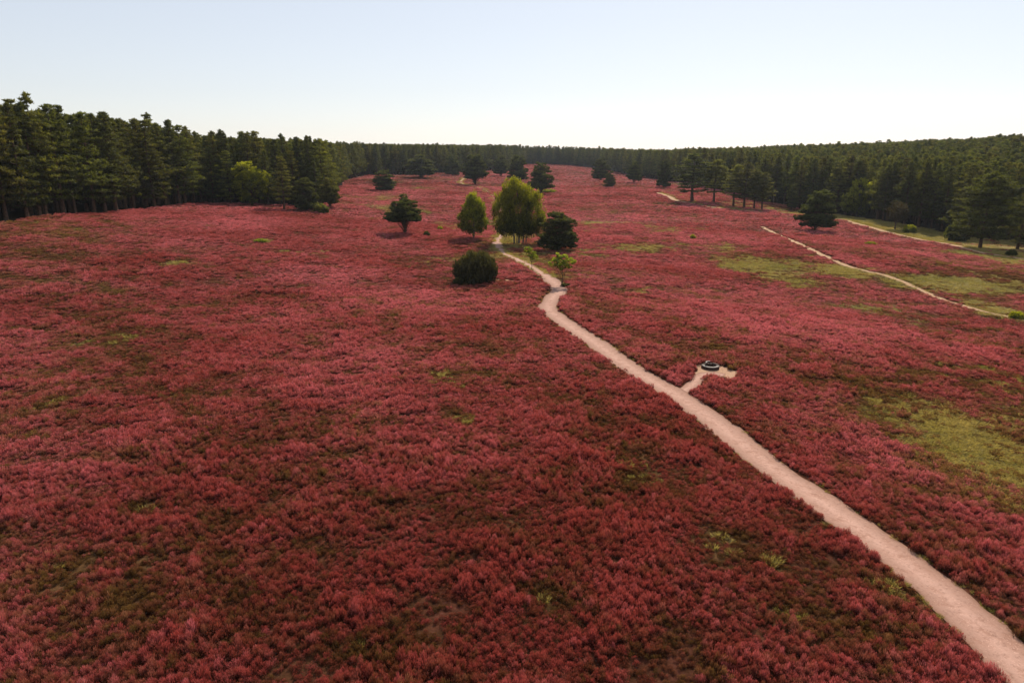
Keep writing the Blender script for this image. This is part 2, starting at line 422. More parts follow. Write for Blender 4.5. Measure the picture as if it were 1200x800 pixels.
bench_c = cast([(833, 432)])[0]
def bare(x, y):   # worn sand around the bench
    d = np.hypot((x-bench_c[0]-.5)/2.0, (y-bench_c[1]+1.1)/1.5)+ (fbm(x, y, 1.5, 77, 3)-.5)*.9
    d2 = np.hypot((x-bench_c[0])/1.6, (y-bench_c[1])/1.5)
    return np.minimum(d, d2)

# ------------------------------------------------------------------ ground sheet
def axis_pts(segs):
    out = [segs[0][0]]
    for a, b, s in segs:
        k = max(1, int(round((b-a)/s))); out += list(np.linspace(a, b, k+1)[1:])
    return np.array(out)
xr = axis_pts([(0, 60, 1.), (60, 160, 2.5), (160, 500, 10), (500, 1500, 50), (1500, 6000, 450)])
gx = np.r_[-xr[:0:-1], xr]
gy = axis_pts([(-3000, -600, 300), (-600, -60, 30), (-60, 0, 4), (0, 160, 1.), (160, 400, 2.5), (400, 900, 6), (900, 1500, 30), (1500, 7000, 400)])
GX, GY = np.meshgrid(gx, gy); GZ = height(GX, GY)
nx, ny = len(gx), len(gy)
ii, jj = np.meshgrid(np.arange(nx-1), np.arange(ny-1))
q = (jj*nx+ii).ravel()
m_ground, nt = newmat('heath_soil')
ag = attr(nt, 'grass'); ah = attr(nt, 'heath')
geo = N(nt, 'ShaderNodeNewGeometry')
n1 = N(nt, 'ShaderNodeTexNoise'); n1.inputs['Scale'].default_value = 1.3; n1.inputs['Detail'].default_value = 8; n1.inputs['Roughness'].default_value = .7
n2 = N(nt, 'ShaderNodeTexNoise'); n2.inputs['Scale'].default_value = .3; n2.inputs['Detail'].default_value = 8
nt.links.new(geo.outputs['Position'], n1.inputs['Vector']); nt.links.new(geo.outputs['Position'], n2.inputs['Vector'])
f1 = mth(nt, 'MULTIPLY', mth(nt, 'SUBTRACT', n1.outputs['Fac'], .35), 3, True)
heath_c = mixc(nt, f1, (.045, .020, .010), (.13, .045, .03))
grass_c = mixc(nt, f1, (.07, .055, .018), (.20, .15, .05))
wood_c = mixc(nt, f1, (.02, .016, .01), (.07, .05, .03))
c = mixc(nt, ag.outputs['Fac'], heath_c, grass_c)
c = mixc(nt, ah.outputs['Fac'], wood_c, c)
bs = N(nt, 'ShaderNodeBsdfPrincipled'); bs.inputs['Roughness'].default_value = .95; bs.inputs['Specular IOR Level'].default_value = 0
nt.links.new(c, bs.inputs['Base Color'])
bu = N(nt, 'ShaderNodeBump'); bu.inputs['Strength'].default_value = .8; bu.inputs['Distance'].default_value = .25
nt.links.new(n1.outputs['Fac'], bu.inputs['Height']); nt.links.new(bu.outputs[0], bs.inputs['Normal'])
o = N(nt, 'ShaderNodeOutputMaterial'); nt.links.new(bs.outputs[0], o.inputs['Surface'])
me = mesh_np('ground', np.c_[GX.ravel(), GY.ravel(), GZ.ravel()], 4, np.c_[q, q+1, q+nx+1, q+nx], m_ground, smooth=True)
ga = np.clip(grassiness(GX.ravel(), GY.ravel())*1.1, 0, 1); ha = inside(GX.ravel(), GY.ravel()).astype(np.float32)
me.attributes.new('grass', 'FLOAT', 'POINT').data.foreach_set('value', ga.astype(np.float32))
me.attributes.new('heath', 'FLOAT', 'POINT').data.foreach_set('value', ha)
obj('ground', me, kind='structure')

def ground_mesh_z(x, y):
    """height of the ground sheet itself (its quads), so sheets above it never dip through"""
    x = np.asarray(x, float); y = np.asarray(y, float)
    i = np.clip(np.searchsorted(gx, x)-1, 0, nx-2); j = np.clip(np.searchsorted(gy, y)-1, 0, ny-2)
    fx = (x-gx[i])/(gx[i+1]-gx[i]); fy = (y-gy[j])/(gy[j+1]-gy[j])
    a, b, c_, d = GZ[j, i], GZ[j, i+1], GZ[j+1, i], GZ[j+1, i+1]
    return (a*(1-fx)+b*fx)*(1-fy)+(c_*(1-fx)+d*fx)*fy

# ------------------------------------------------------------------ sand ways
def sand(name, c1, c2, c3, across=True):
    m, nt = newmat(name)
    geo = N(nt, 'ShaderNodeNewGeometry')
    a = N(nt, 'ShaderNodeTexNoise'); a.inputs['Scale'].default_value = 1.4; a.inputs['Detail'].default_value = 9; a.inputs['Roughness'].default_value = .72
    b = N(nt, 'ShaderNodeTexNoise'); b.inputs['Scale'].default_value = 14; b.inputs['Detail'].default_value = 4
    nt.links.new(geo.outputs['Position'], a.inputs['Vector']); nt.links.new(geo.outputs['Position'], b.inputs['Vector'])
    ac = attr(nt, 'shade')
    d = N(nt, 'ShaderNodeTexNoise'); d.inputs['Scale'].default_value = 4.5; d.inputs['Detail'].default_value = 6; d.inputs['Roughness'].default_value = .75
    nt.links.new(geo.outputs['Position'], d.inputs['Vector'])
    col = mixc(nt, mth(nt, 'MULTIPLY', mth(nt, 'SUBTRACT', a.outputs['Fac'], .38), 4.0, True), c1, c2)
    col = mixc(nt, mth(nt, 'MULTIPLY', mth(nt, 'SUBTRACT', d.outputs['Fac'], .52), 5.0, True), col, c3)
    col = mixc(nt, mth(nt, 'MULTIPLY', mth(nt, 'SUBTRACT', b.outputs['Fac'], .58), 6.0, True), col, (c2[0]*1.15, c2[1]*1.15, c2[2]*1.15))
    # trodden middle paler, edges littered
    e = mth(nt, 'ADD', mth(nt, 'ADD', mth(nt, 'POWER', ac.outputs['Fac'], 3.), mth(nt, 'MULTIPLY', mth(nt, 'SUBTRACT', .28, mth(nt, 'ABSOLUTE', mth(nt, 'SUBTRACT', ac.outputs['Fac'], .48))), .5)), mth(nt, 'MULTIPLY', mth(nt, 'SUBTRACT', a.outputs['Fac'], .46), 2.4))
    col = mixc(nt, mth(nt, 'MULTIPLY', e, .85, True), col, (c1[0]*.5, c1[1]*.45, c1[2]*.38))
    bs = N(nt, 'ShaderNodeBsdfPrincipled'); bs.inputs['Roughness'].default_value = .9; bs.inputs['Specular IOR Level'].default_value = .15
    nt.links.new(col, bs.inputs['Base Color'])
    bu = N(nt, 'ShaderNodeBump'); bu.inputs['Strength'].default_value = .7; bu.inputs['Distance'].default_value = .06
    nt.links.new(a.outputs['Fac'], bu.inputs['Height']); nt.links.new(bu.outputs[0], bs.inputs['Normal'])
    o = N(nt, 'ShaderNodeOutputMaterial'); nt.links.new(bs.outputs[0], o.inputs['Surface'])
    return m
M_sand = sand('pinkish_sand', (.36, .195, .14), (.63, .385, .305), (.26, .14, .10))
M_sand2 = sand('yellow_sand', (.42, .25, .14), (.55, .35, .20), (.28, .17, .09))
M_sand3 = sand('trodden_sand', (.34, .19, .115), (.55, .34, .22), (.22, .12, .075))
LIFT = {'sand_path': .03, 'sand_trail': .034, 'sand_track': .034, 'bench_trail': .022, 'foot_trail': .022}
for nm, pts, hw, rag in WAYS:
    k = len(pts); t = np.gradient(pts, axis=0); t = unit(t); nrm = np.c_[-t[:, 1], t[:, 0]]
    cols = np.linspace(-1, 1, 9)
    s = np.arange(k)
    V = []; S = []
    far = np.clip(pts[:, 1]/200, 0, 1)
    for c_ in cols:
        w = hw*(1+rag*(vnoise(s*.9+(50 if c_ > 0 else 0), s*0., 2.2, 11)*1.0+vnoise(s*1.+(90 if c_ > 0 else 0), s*0., 9, 12)-.8)*1.4)
        if nm == 'sand_path': w = w*(1-.72*np.clip((pts[:, 1]-165)/15, 0, 1)*np.clip((345-pts[:, 1])/25, 0, 1))
        p = pts+nrm*(c_*w)[:, None]
        z = ground_mesh_z(p[:, 0], p[:, 1])+LIFT[nm]+.05*far
        V.append(np.c_[p, z]); S.append(np.full(k, abs(c_)))
    V = np.stack(V, 1).reshape(-1, 3); S = np.stack(S, 1).ravel()
    a, b = np.meshgrid(np.arange(8), np.arange(k-1)); q = (b*9+a).ravel()
    me = mesh_np(nm, V, 4, np.c_[q, q+1, q+10, q+9], M_sand if nm in ('sand_path', 'bench_trail') else M_sand2, S, smooth=True)
    obj(nm, me, kind='structure')
# bare sand by the bench
g = np.linspace(-4, 5, 50); X, Y = np.meshgrid(g+bench_c[0], g*1.0+bench_c[1]-.5)
keep = bare(X.ravel(), Y.ravel()).reshape(X.shape) < 1.0
V = np.c_[X.ravel(), Y.ravel(), ground_mesh_z(X.ravel(), Y.ravel())+.018]
fc = [(j*50+i, j*50+i+1, j*50+51+i, j*50+50+i) for j in range(49) for i in range(49) if keep[j, i] and keep[j+1, i+1] and keep[j, i+1] and keep[j+1, i]]
me = mesh_np('bare_sand', V, 4, np.array(fc), M_sand2, np.zeros(len(V)), smooth=True)
me.materials[0] = M_sand3
obj('bare_sand', me, kind='structure')

# ------------------------------------------------------------------ scattering by geometry nodes
proto_col = bpy.data.collections.new('prototypes')     # never linked to the scene: only instanced
def scatter(name, P, rot, scl, idx, protos, attrs, label, **props):
    me = bpy.data.meshes.new(name); n_ = len(P)
    me.vertices.add(n_); me.vertices.foreach_set('co', np.asarray(P, np.float32).ravel())
    at = me.attributes.new('rot', 'FLOAT_VECTOR', 'POINT'); at.data.foreach_set('vector', np.asarray(rot, np.float32).ravel())
    at = me.attributes.new('scl', 'FLOAT_VECTOR', 'POINT'); at.data.foreach_set('vector', np.asarray(scl, np.float32).ravel())
    at = me.attributes.new('pick', 'INT', 'POINT'); at.data.foreach_set('value', np.asarray(idx, np.int32))
    for k, v in attrs.items():
        at = me.attributes.new(k, 'FLOAT', 'POINT'); at.data.foreach_set('value', np.asarray(v, np.float32))
    me.update()
    ob = obj(name, me, kind='stuff', **props)
    if label: ob['label'] = label[0]; ob['category'] = label[1]
    col = bpy.data.collections.new(name+'_kinds')
    for p in protos: col.objects.link(p)
    ng = bpy.data.node_groups.new(name+'_scatter', 'GeometryNodeTree')
    ng.interface.new_socket('Geometry', in_out='INPUT', socket_type='NodeSocketGeometry')
    ng.interface.new_socket('Geometry', in_out='OUTPUT', socket_type='NodeSocketGeometry')
    gi = ng.nodes.new('NodeGroupInput'); go = ng.nodes.new('NodeGroupOutput')
    ci = ng.nodes.new('GeometryNodeCollectionInfo'); ci.inputs['Collection'].default_value = col
    ci.inputs['Separate Children'].default_value = True; ci.inputs['Reset Children'].default_value = True
    ip = ng.nodes.new('GeometryNodeInstanceOnPoints'); ip.inputs['Pick Instance'].default_value = True
    def na(nm, t):
        a = ng.nodes.new('GeometryNodeInputNamedAttribute'); a.data_type = t; a.inputs['Name'].default_value = nm
        return a.outputs['Attribute']
    m2p = ng.nodes.new('GeometryNodeMeshToPoints')
    ng.links.new(gi.outputs[0], m2p.inputs['Mesh'])
    ng.links.new(m2p.outputs[0], ip.inputs['Points']); ng.links.new(ci.outputs[0], ip.inputs['Instance'])
    ng.links.new(na('pick', 'INT'), ip.inputs['Instance Index'])
    e2r = ng.nodes.new('FunctionNodeEulerToRotation'); ng.links.new(na('rot', 'FLOAT_VECTOR'), e2r.inputs[0])
    ng.links.new(e2r.outputs[0], ip.inputs['Rotation']); ng.links.new(na('scl', 'FLOAT_VECTOR'), ip.inputs['Scale'])
    ng.links.new(ip.outputs[0], go.inputs[0])
    md = ob.modifiers.new('scatter', 'NODES'); md.node_group = ng
    return ob
def proto(name, me):
    return bpy.data.objects.new(name, me)      # kept out of the scene, used only as an instance source

# heather and grass materials
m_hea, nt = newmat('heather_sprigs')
a = attr(nt, 'shade'); b = attr(nt, 'dry', 'INSTANCER'); tn = attr(nt, 'tone', 'INSTANCER')  # dry and tone also carry painted relief shading and foreground darkening
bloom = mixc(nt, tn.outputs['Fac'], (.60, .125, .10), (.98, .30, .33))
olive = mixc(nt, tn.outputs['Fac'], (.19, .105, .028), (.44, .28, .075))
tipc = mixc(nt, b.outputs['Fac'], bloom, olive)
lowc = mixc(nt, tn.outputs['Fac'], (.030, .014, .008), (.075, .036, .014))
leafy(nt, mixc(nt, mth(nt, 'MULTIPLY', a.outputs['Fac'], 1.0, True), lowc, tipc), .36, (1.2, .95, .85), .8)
m_gra, nt = newmat('dry_grass_blades')
a = attr(nt, 'shade'); b = attr(nt, 'dry', 'INSTANCER'); tn = attr(nt, 'tone', 'INSTANCER')
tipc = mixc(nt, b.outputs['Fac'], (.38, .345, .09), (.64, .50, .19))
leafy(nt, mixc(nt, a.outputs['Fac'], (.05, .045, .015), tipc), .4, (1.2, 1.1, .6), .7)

def heather_proto(seed, nsp, ln, wd, hgt=.55):
    rng = np.random.default_rng(seed)
    k = 7; bc = rng.uniform(-.42, .42, (k, 2)); bh = rng.uniform(.55, 1, k); br = rng.uniform(.22, .42, k)
    w = rng.integers(0, k, nsp)
    an = rng.uniform(0, 2*pi, nsp); rr = rng.uniform(0, 1, nsp)**.5
    x = bc[w, 0]+br[w]*rr*np.cos(an); y = bc[w, 1]+br[w]*rr*np.sin(an)
    dep = rng.uniform(0, 1, nsp)**1.6                       # 0 = outer surface
    z = hgt*bh[w]*np.sqrt(np.maximum(0, 1-rr*rr*.85))*(1-.55*dep)
    dirv = unit(np.c_[np.cos(an)*rr*.9, np.sin(an)*rr*.9, .55+rng.uniform(0, .7, nsp)]+rng.normal(size=(nsp, 3))*.22)
    Wv = unit(np.cross(dirv, rng.normal(size=(nsp, 3))))
    L = ln*rng.uniform(.6, 1.3, (nsp, 1)); Wd = wd*rng.uniform(.7, 1.3, (nsp, 1))
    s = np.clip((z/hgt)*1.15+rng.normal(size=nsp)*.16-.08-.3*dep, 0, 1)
    C = np.c_[x, y, z]-dirv*L*.15
    n_ = nsp
    V = np.stack([C-dirv*L/2, C+Wv*Wd/2, C+dirv*L/2, C-Wv*Wd/2], 1).reshape(-1, 3)
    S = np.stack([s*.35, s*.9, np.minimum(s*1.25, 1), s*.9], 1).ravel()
    return proto('heather', mesh_np('heather', V, 4, np.arange(4*n_), m_hea, S))
def grass_proto(seed, nb, ln=.38, wd=.03, spread=.45):
    rng = np.random.default_rng(seed)
    an = rng.uniform(0, 2*pi, nb); rr = rng.uniform(0, 1, nb)**.5*spread
    b0 = np.c_[rr*np.cos(an), rr*np.sin(an), np.zeros(nb)]
    dv = unit(np.c_[np.cos(an)*.6, np.sin(an)*.6, np.full(nb, 1.)]+rng.normal(size=(nb, 3))*.35)
    L = ln*rng.uniform(.5, 1.2, (nb, 1)); Wv = unit(np.cross(dv, rng.normal(size=(nb, 3))))*wd
    V = np.stack([b0-Wv*.5, b0+Wv*.5, b0+dv*L*.6+Wv*.5, b0+dv*L+np.c_[np.cos(an), np.sin(an), np.full(nb, -.3)]*.12*L], 1).reshape(-1, 3)
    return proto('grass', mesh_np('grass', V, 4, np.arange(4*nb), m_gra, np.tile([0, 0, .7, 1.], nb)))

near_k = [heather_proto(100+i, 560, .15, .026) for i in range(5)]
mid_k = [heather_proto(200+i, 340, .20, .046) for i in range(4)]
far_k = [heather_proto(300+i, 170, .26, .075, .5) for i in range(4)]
bands = [  # r0, r1, per m2, clump width, kinds offset
 (9, 45, 15, .43, 0), (45, 90, 9, .60, 1), (90, 180, 2.6, 1.15, 1), (180, 350, .85, 2.0, 2), (350, 760, .26, 3.6, 2)]
rng = np.random.default_rng(7)
HP, HR, HS, HI, HD, HT = [], [], [], [], [], []
GP, GR, GS, GI, GD, GT = [], [], [], [], [], []
HALF = radians(43)
koff = [0, 5, 9]; kn = [5, 4, 4]
for r0, r1, dens, wdt, kk in bands:
    cell = 1/math.sqrt(dens)
    R = r1*1.02
    xx = np.arange(-R*sin(HALF), R*sin(HALF), cell); yy = np.arange(r0*cos(HALF)*.9, R, cell*.98)
    X, Y = np.meshgrid(xx, yy); X = X+(np.arange(len(yy)) % 2)[:, None]*cell*.5
    X = (X+rng.uniform(-.48, .48, X.shape)*cell).ravel(); Y = (Y+rng.uniform(-.48, .48, Y.shape)*cell).ravel()
    r = np.hypot(X, Y); an = np.abs(np.arctan2(X, Y))
    k = (r >= r0) & (r < r1) & (an < HALF) & inside(X, Y); X = X[k]; Y = Y[k]; r = r[k]
    wd_ = way_dist(X, Y); ba = bare(X, Y)
    jit = fbm(X, Y, 1.1, 91, 2)
    k = (wd_ > .02+.22*jit + wdt*np.where(r > 90, .22, .12)) & (ba > .95); X = X[k]; Y = Y[k]; r = r[k]; wd_ = wd_[k]
    g = grassiness(X, Y)
    u = rng.uniform(0, 1, len(X))
    # holes between bushes
    hole = fbm(X, Y, 1.6 if r1 < 100 else 3.5, 41, 2)
    isg = (g > .30+u*.85) & (g > .33)
    trx = np.interp(Y, WAYS[2][1][::-1, 1], WAYS[2][1][::-1, 0]) if WAYS[2][1][0, 1] > WAYS[2][1][-1, 1] else np.interp(Y, WAYS[2][1][:, 1], WAYS[2][1][:, 0])
    isg |= (X > trx+1) & (Y < 236) & (Y > WAYS[2][1][:, 1].min()) & (u > .1)
    vig = fbm(X, Y, 5.5, 43, 3)
    sz = wdt*(.66+.55*hole)*rng.uniform(.65, 1.3, len(X))
    drop = ((hole < .26) & (u < .35)) | ((u < .07) & (r < 180))
    hk = ~isg & ~drop
    h = (.46*(.6+.7*vig)*(.4+1.2*hole))*rng.uniform(.6, 1.4, len(X))*(1-.3*np.clip((.36-hole)/.1, 0, 1)); h = np.maximum(h, .24)*(1-.45*np.clip(g, 0, 1))
    z = ground_mesh_z(X, Y)
    n_ = hk.sum()
    HP.append(np.c_[X, Y, z-.04][hk]); HR.append(np.c_[rng.normal(size=n_)*.1, rng.normal(size=n_)*.1, rng.uniform(0, 6.28, n_)])
    HS.append(np.c_[sz, sz, h/.55][hk]); HI.append(koff[kk]+rng.integers(0, kn[kk], n_))
    dry = np.clip(g*1.35-.10+rng.normal(size=len(X))*.27+(fbm(X, Y, 2.2, 55, 3)-.46)*1.5+(fbm(X+.6*Y, Y*.45, 26, 58, 3)-.5)*np.where(r > 60, 1.7, .8)+(.5-hole)*1.0+.10*np.clip((60-r)/45, 0, 1), 0, 1)  # slanted bands stand for relief shading; near clumps browned for a darker foreground
    HD.append(dry[hk]); HT.append(np.clip(.55-.38*np.clip((60-r)/45, 0, 1)+(fbm(X, Y, 14, 57, 4)-.5)*1.6+rng.normal(size=len(X))*.2, 0, 1)[hk])  # near tone lowered: foreground darkening put into the heather colour
    n_ = isg.sum()
    GP.append(np.c_[X, Y, z][isg]); GR.append(np.c_[np.zeros(n_), np.zeros(n_), rng.uniform(0, 6.28, n_)])
    gs = sz[isg]*1.7
    GS.append(np.c_[gs, gs, np.clip(.75*rng.uniform(.4, 1.1, n_), .25, 1.2)]); GI.append(rng.integers(0, 3, n_))
    GD.append(np.clip(.35-.5*np.clip(g, 0, 1)+fbm(X, Y, 6, 99, 3)*1.4-.15+rng.normal(size=len(X))*.15, 0, 1)[isg]); GT.append(np.zeros(n_))
cc = np.concatenate
# collection children are sorted by name: names fixed so the order is known
for i, p in enumerate(near_k+mid_k+far_k): p.name = 'heather_bush_%02d' % i
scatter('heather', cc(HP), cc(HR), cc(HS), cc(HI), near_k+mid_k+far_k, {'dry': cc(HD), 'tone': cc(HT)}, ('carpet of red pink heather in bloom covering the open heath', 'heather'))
gk = [grass_proto(400+i, 150) for i in range(3)]
for i, p in enumerate(gk): p.name = 'grass_tuft_%02d' % i
print('heather', sum(map(len, HP)), 'grass', sum(map(len, GP)))

# yellow-green grass strip between the sand track and the right hand wood, and verge grass beside the sand ways
gx_, gy_ = [], []
for pts, hw, off, dn in ((WAYS[2][1], 1.2, 9., 5), (WAYS[0][1], 1.12, .35, 1.0)):
    for p, q_ in zip(pts[:-1], pts[1:]):
        t = unit((q_-p)[None])[0]; nv = np.array([-t[1], t[0]])
        kk = rng.poisson(dn*(1 if off > 1 else .9))
        for _ in range(kk):
            s = rng.choice([-1, 1]) if off < 1 else (1 if nv[0]*1+nv[1]*.6 > 0 else -1)
            pp = p+(q_-p)*rng.random()+nv*s*(hw+.05+rng.random()**1.3*off)
            gx_.append(pp[0]); gy_.append(pp[1])
gx_ = np.array(gx_); gy_ = np.array(gy_)
k = (way_dist(gx_, gy_) > .05); gx_ = gx_[k]; gy_ = gy_[k]; n_ = len(gx_)
near = gy_ < 100
GP.append(np.c_[gx_, gy_, ground_mesh_z(gx_, gy_)]); GR.append(np.c_[np.zeros(n_), np.zeros(n_), rng.uniform(0, 6.28, n_)])
s = np.where(near, .4, 1.5)*rng.uniform(.6, 1.3, n_)
GS.append(np.c_[s, s, np.where(near, .35, .9)*rng.uniform(.6, 1.2, n_)]); GI.append(rng.integers(0, 3, n_)); GD.append(rng.uniform(.2, 1, n_)); GT.append(np.zeros(n_))
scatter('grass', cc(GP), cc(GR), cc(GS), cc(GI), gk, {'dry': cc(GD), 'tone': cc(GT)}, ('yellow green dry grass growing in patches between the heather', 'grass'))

# ------------------------------------------------------------------ trees as things
def thing(name, label, cat, loc, rz=0, s=(1, 1, 1), group=None):
    o = bpy.data.objects.new(name, None); COL.objects.link(o)
    o.empty_display_size = .5
    o.location = loc; o.rotation_euler = (0, 0, rz); o.scale = s
    o['label'] = label; o['category'] = cat
    if group: o['group'] = group
    return o
PLANTED = []
def plant_tree(name, label, cat, px, py, meshes, H0, hpx, wpx=None, W0=None, rz=0, group=None, parts=('trunk', 'crown')):
    c = cast([(px, py)])[0]
    H = hpx*c[3]/F
    PLANTED.append((c[0], c[1], px, wpx or hpx*.6, c[3], hpx))
    sz = H/H0; sx = sz if wpx is None else (wpx*c[3]/F)/W0
    t = thing(name, label, cat, (c[0], c[1], ground_mesh_z(c[0], c[1])), rz, (sx, sx, sz), group)
    for nm, m in zip(parts, meshes): obj(nm, m, t)
    return t, c

pineA = [make_pine(10+i, 18, .10+.05*(i % 4), 3.5+.3*(i % 3), 21, 20, top_flat=.04*(i % 3),  tag='forest_pine', mat=M_pine if i % 3 else M_pine_dark) for i in range(8)]
# loners on the heath: (name, label, cat, px, py, maker, w px, h px)
lp = lambda seed, n=9, low=.2, mat=None, ft=.5: layered_pine(seed, 10, 10, mat, low, n, flat_top=ft)
loners = [
 ('pine_tree', 'broad windswept pine with bare stem, alone left of the birches', 474, 275, lp(31, 7, .3), 50, 44, 0),
 ('pine_tree', 'low wide dark pine right beside the big birch', 654, 294, lp(32, 7, .03, None, 1.6), 54, 48, 1),
 ('pine_tree', 'dark pine standing over the pale bend where the sand path fades into distance', 557, 217, lp(33, 8, .2), 34, 36, 2),
 ('pine_tree', 'flat topped pine with layered boughs standing just above the big birch', 634, 228, lp(34, 7, .15), 36, 38, 1.3),
 ('pine_tree', 'dense round headed small pine, nearest of the pines left of the far path', 450, 223, lp(35, 7, .02), 30, 25, 0),
 ('pine_tree', 'wide low pine in the gap of the far left edge, widest crown there', 493, 209, lp(36, 7, .1), 44, 28, 0),
 ('pine_tree', 'compact pine between the wide low pine and the bend of the far path', 530, 206, lp(37, 7, .05), 24, 25, 0),
 ('pine_tree', 'pine standing behind and left of the flat topped pine above the big birch', 607, 214, lp(38, 8, .08), 30, 32, 2),
 ('pine_tree', 'small far pine between the path bend pine and those above the birch', 587, 207, lp(39, 7, .1), 22, 24, 2),
 ('pine_tree', 'small dark bushy pine, lower right of a close pair on the far slope', 714, 219.5, lp(40, 6, .03, None, .1), 19, 19, 2),
 ('pine_tree', 'taller upper pine of a close pair on the far slope', 704, 212, lp(41, 7, .05), 24, 27, 2),
 ('pine_tree', 'slender pine alone on the far slope between the close pair and the dark cone', 743, 215, lp(42, 7, .12, None, .2), 19, 27, 2),
 ('pine_tree', 'dark cone shaped pine left of the tall pine grove', 778, 220, lp(43, 8, .03, None, 0), 21, 34, 2),
 ('pine_tree', 'broad dark pine alone in heather between the trail and the right track', 955, 271, lp(44, 8, .1), 50, 49, 2),
 ('pine_tree', 'narrow pine just behind the broad lone pine near the right wood', 927, 247, lp(45, 7, .1, None, .1), 15, 32, 2),
]
for nm, lb, px, py, ms, w, h, rz in loners:
    plant_tree(nm, lb, 'pine tree', px, py, ms, 10, h, w, 10, rz)
grove = 'pines of the small grove by the right track'
for k, (px, py, w, h, lb) in enumerate([
    (811, 236, 40, 54, 'leftmost and widest crowned pine of the small grove by the right track'),
    (836, 237, 28, 48, 'second pine from the left in the small grove by the right track'),
    (859, 242, 26, 47, 'third pine from the left in the small grove by the right track'),
    (872, 244, 28, 51, 'tallest pine in the middle of the small grove by the right track'),
    (884, 245, 22, 44, 'pine just right of the tallest one in the small grove'),
    (893, 246, 22, 42, 'rightmost pine of the small grove by the right track')]):
    plant_tree('pine_tree', lb, 'pine tree', px, py, make_pine(60+k, 16, .22 if k == 0 else .25, 3.3, 15, 30, tag='grove_pine', top_flat=.5, mat=M_pine), 16, h, w*1.25, 6.6, k, grove)
plant_tree('pine_tree', 'large tall pine with spreading boughs at the right end of the sand track', 'pine tree', 1148, 291,
           make_pine(80, 16, .16, 5.2, 16, 34, tag='large_pine', top_flat=.6, mat=M_pine, limb=6), 16, 86, 74, 10.4, .5)
plant_tree('pine_tree', 'dark pine leaning over the frame edge right of the large tall pine', 'pine tree', 1192, 293,
           make_pine(81, 16, .12, 3.6, 15, 26, tag='edge_pine', top_flat=.3), 16, 66, 44, 7.2, .5)
# left clump in front of the wood
plant_tree('pine_tree', 'tall pine standing forward of the left wood on the heather', 'pine tree', 333, 246, make_pine(82, 16, .2, 3.2, 14, 24, tag='clump_pine'), 16, 60, 30, 6.4, .5)
plant_tree('pine_tree', 'rounded dark pine right of the tall one in front of left wood', 'pine tree', 359, 247, lp(83, 8, .02), 10, 40, 36, 10, .5)
plant_tree('pine_tree', 'loose open pine at the right tip of the left wood clump', 'pine tree', 387, 244, lp(84, 7, .12, M_pine, .3), 10, 36, 26, 10, .5)
for k, (px, py, w, h, lb) in enumerate([
    (252, 239, 26, 64, 'leftmost pine of the clump in front of the left wood, by the leafy tree'),
    (270, 240, 28, 60, 'pine just left of the yellowish leafy tree before the left wood'),
    (314, 241, 28, 62, 'pine between the leafy tree and the tall forward pine'),
    (346, 240, 28, 60, 'pine directly behind and right of the tall forward pine'),
    (372, 241, 26, 50, 'pine behind the rounded dark one at the left wood clump')]):
    plant_tree('pine_tree', lb, 'pine tree', px, py, pineA[(k*4) % 8], 18, h, w*1.15, 7.6, k*1.3, 'pines of the clump before the left wood')
# broadleaf trees
def birch_single(seed, H=10., Wd=7.4):
    return make_crown_tree(seed, [(0, 0, H*.42, Wd*.46, Wd*.46, H*.28), (0.2, 0, H*.66, Wd*.34, Wd*.34, H*.26), (-.1, 0, H*.86, Wd*.17, Wd*.17, H*.14)],
        [(0, 0, .1, 0, H*.95, .16)], per=34, ln=.26, wd=.17, mat=M_birch, bark=M_birchbark, crad=.5, flat=1.1, droop=.5, dens=1.2, gap=.06, tag='birch')
plant_tree('birch_tree', 'single small birch with pointed green crown left of the big birch', 'birch tree', 555, 280, birch_single(90), 10, 55, 39, 7.4, 0)
big = make_crown_tree(91, [(-3.0, 0, 6.4, 2.9, 3, 4.3), (-.2, .2, 7.2, 3.4, 3.4, 5.0), (3.0, 0, 6.2, 2.8, 3, 4.2), (-1.3, 0, 10.3, 2.3, 2.3, 2.8), (1.9, .3, 9.4, 2.5, 2.4, 2.4), (4.3, 0, 4.6, 1.6, 1.7, 2.6), (-2.6, -.6, 4.2, 2.2, 2, 2.4), (1.2, -.8, 4.4, 2.6, 1.8, 2.2)],
    [(-.9, 0, -2.6, 0, 9.5, .2), (0, .2, -.3, 0, 12, .24), (.8, -.1, 1.7, 0, 10.5, .2), (1.4, .3, 3.6, .2, 8, .14), (-.4, .5, -1.2, .8, 8.5, .13)],
    per=38, ln=.27, wd=.17, mat=M_birch, bark=M_birchbark, crad=.58, flat=1.2, droop=.75, dens=1.15, gap=.06, tag='big_birch')
plant_tree('birch_tree', 'big many stemmed birch with wide drooping crown beside the sand path', 'birch tree', 608, 286, big, 13, 78, 64, 12, 0)
plant_tree('birch_tree', 'pale green birch at the foot of the dark right wood', 'birch tree', 1003, 254,
    make_crown_tree(92, [(-1.8, 0, 3.6, 2.1, 2, 2.6), (.6, 0, 6.2, 2.6, 2.5, 3.6), (1.2, 0, 2.8, 2.2, 2, 2)], [(0, 0, .3, 0, 9, .2)], per=34, ln=.3, wd=.22, mat=M_birch, bark=M_birchbark, crad=.6, flat=1., droop=.3, tag='edge_birch'), 10, 46, 34, 7, 0)
plant_tree('bushy_tree', 'small brownish round crowned tree beside the right track', 'tree', 1048, 269,
    make_crown_tree(93, [(0, 0, 4, 2.3, 2.2, 1.9), (.8, 0, 3.2, 1.8, 1.8, 1.4)], [(0, 0, .2, 0, 5, .14), (.2, 0, -1, 0, 4, .09)], per=24, ln=.3, wd=.2, mat=M_brown, crad=.5, dens=.9, gap=.14, tag='brown_tree'), 6, 32, 26, 5, 0)
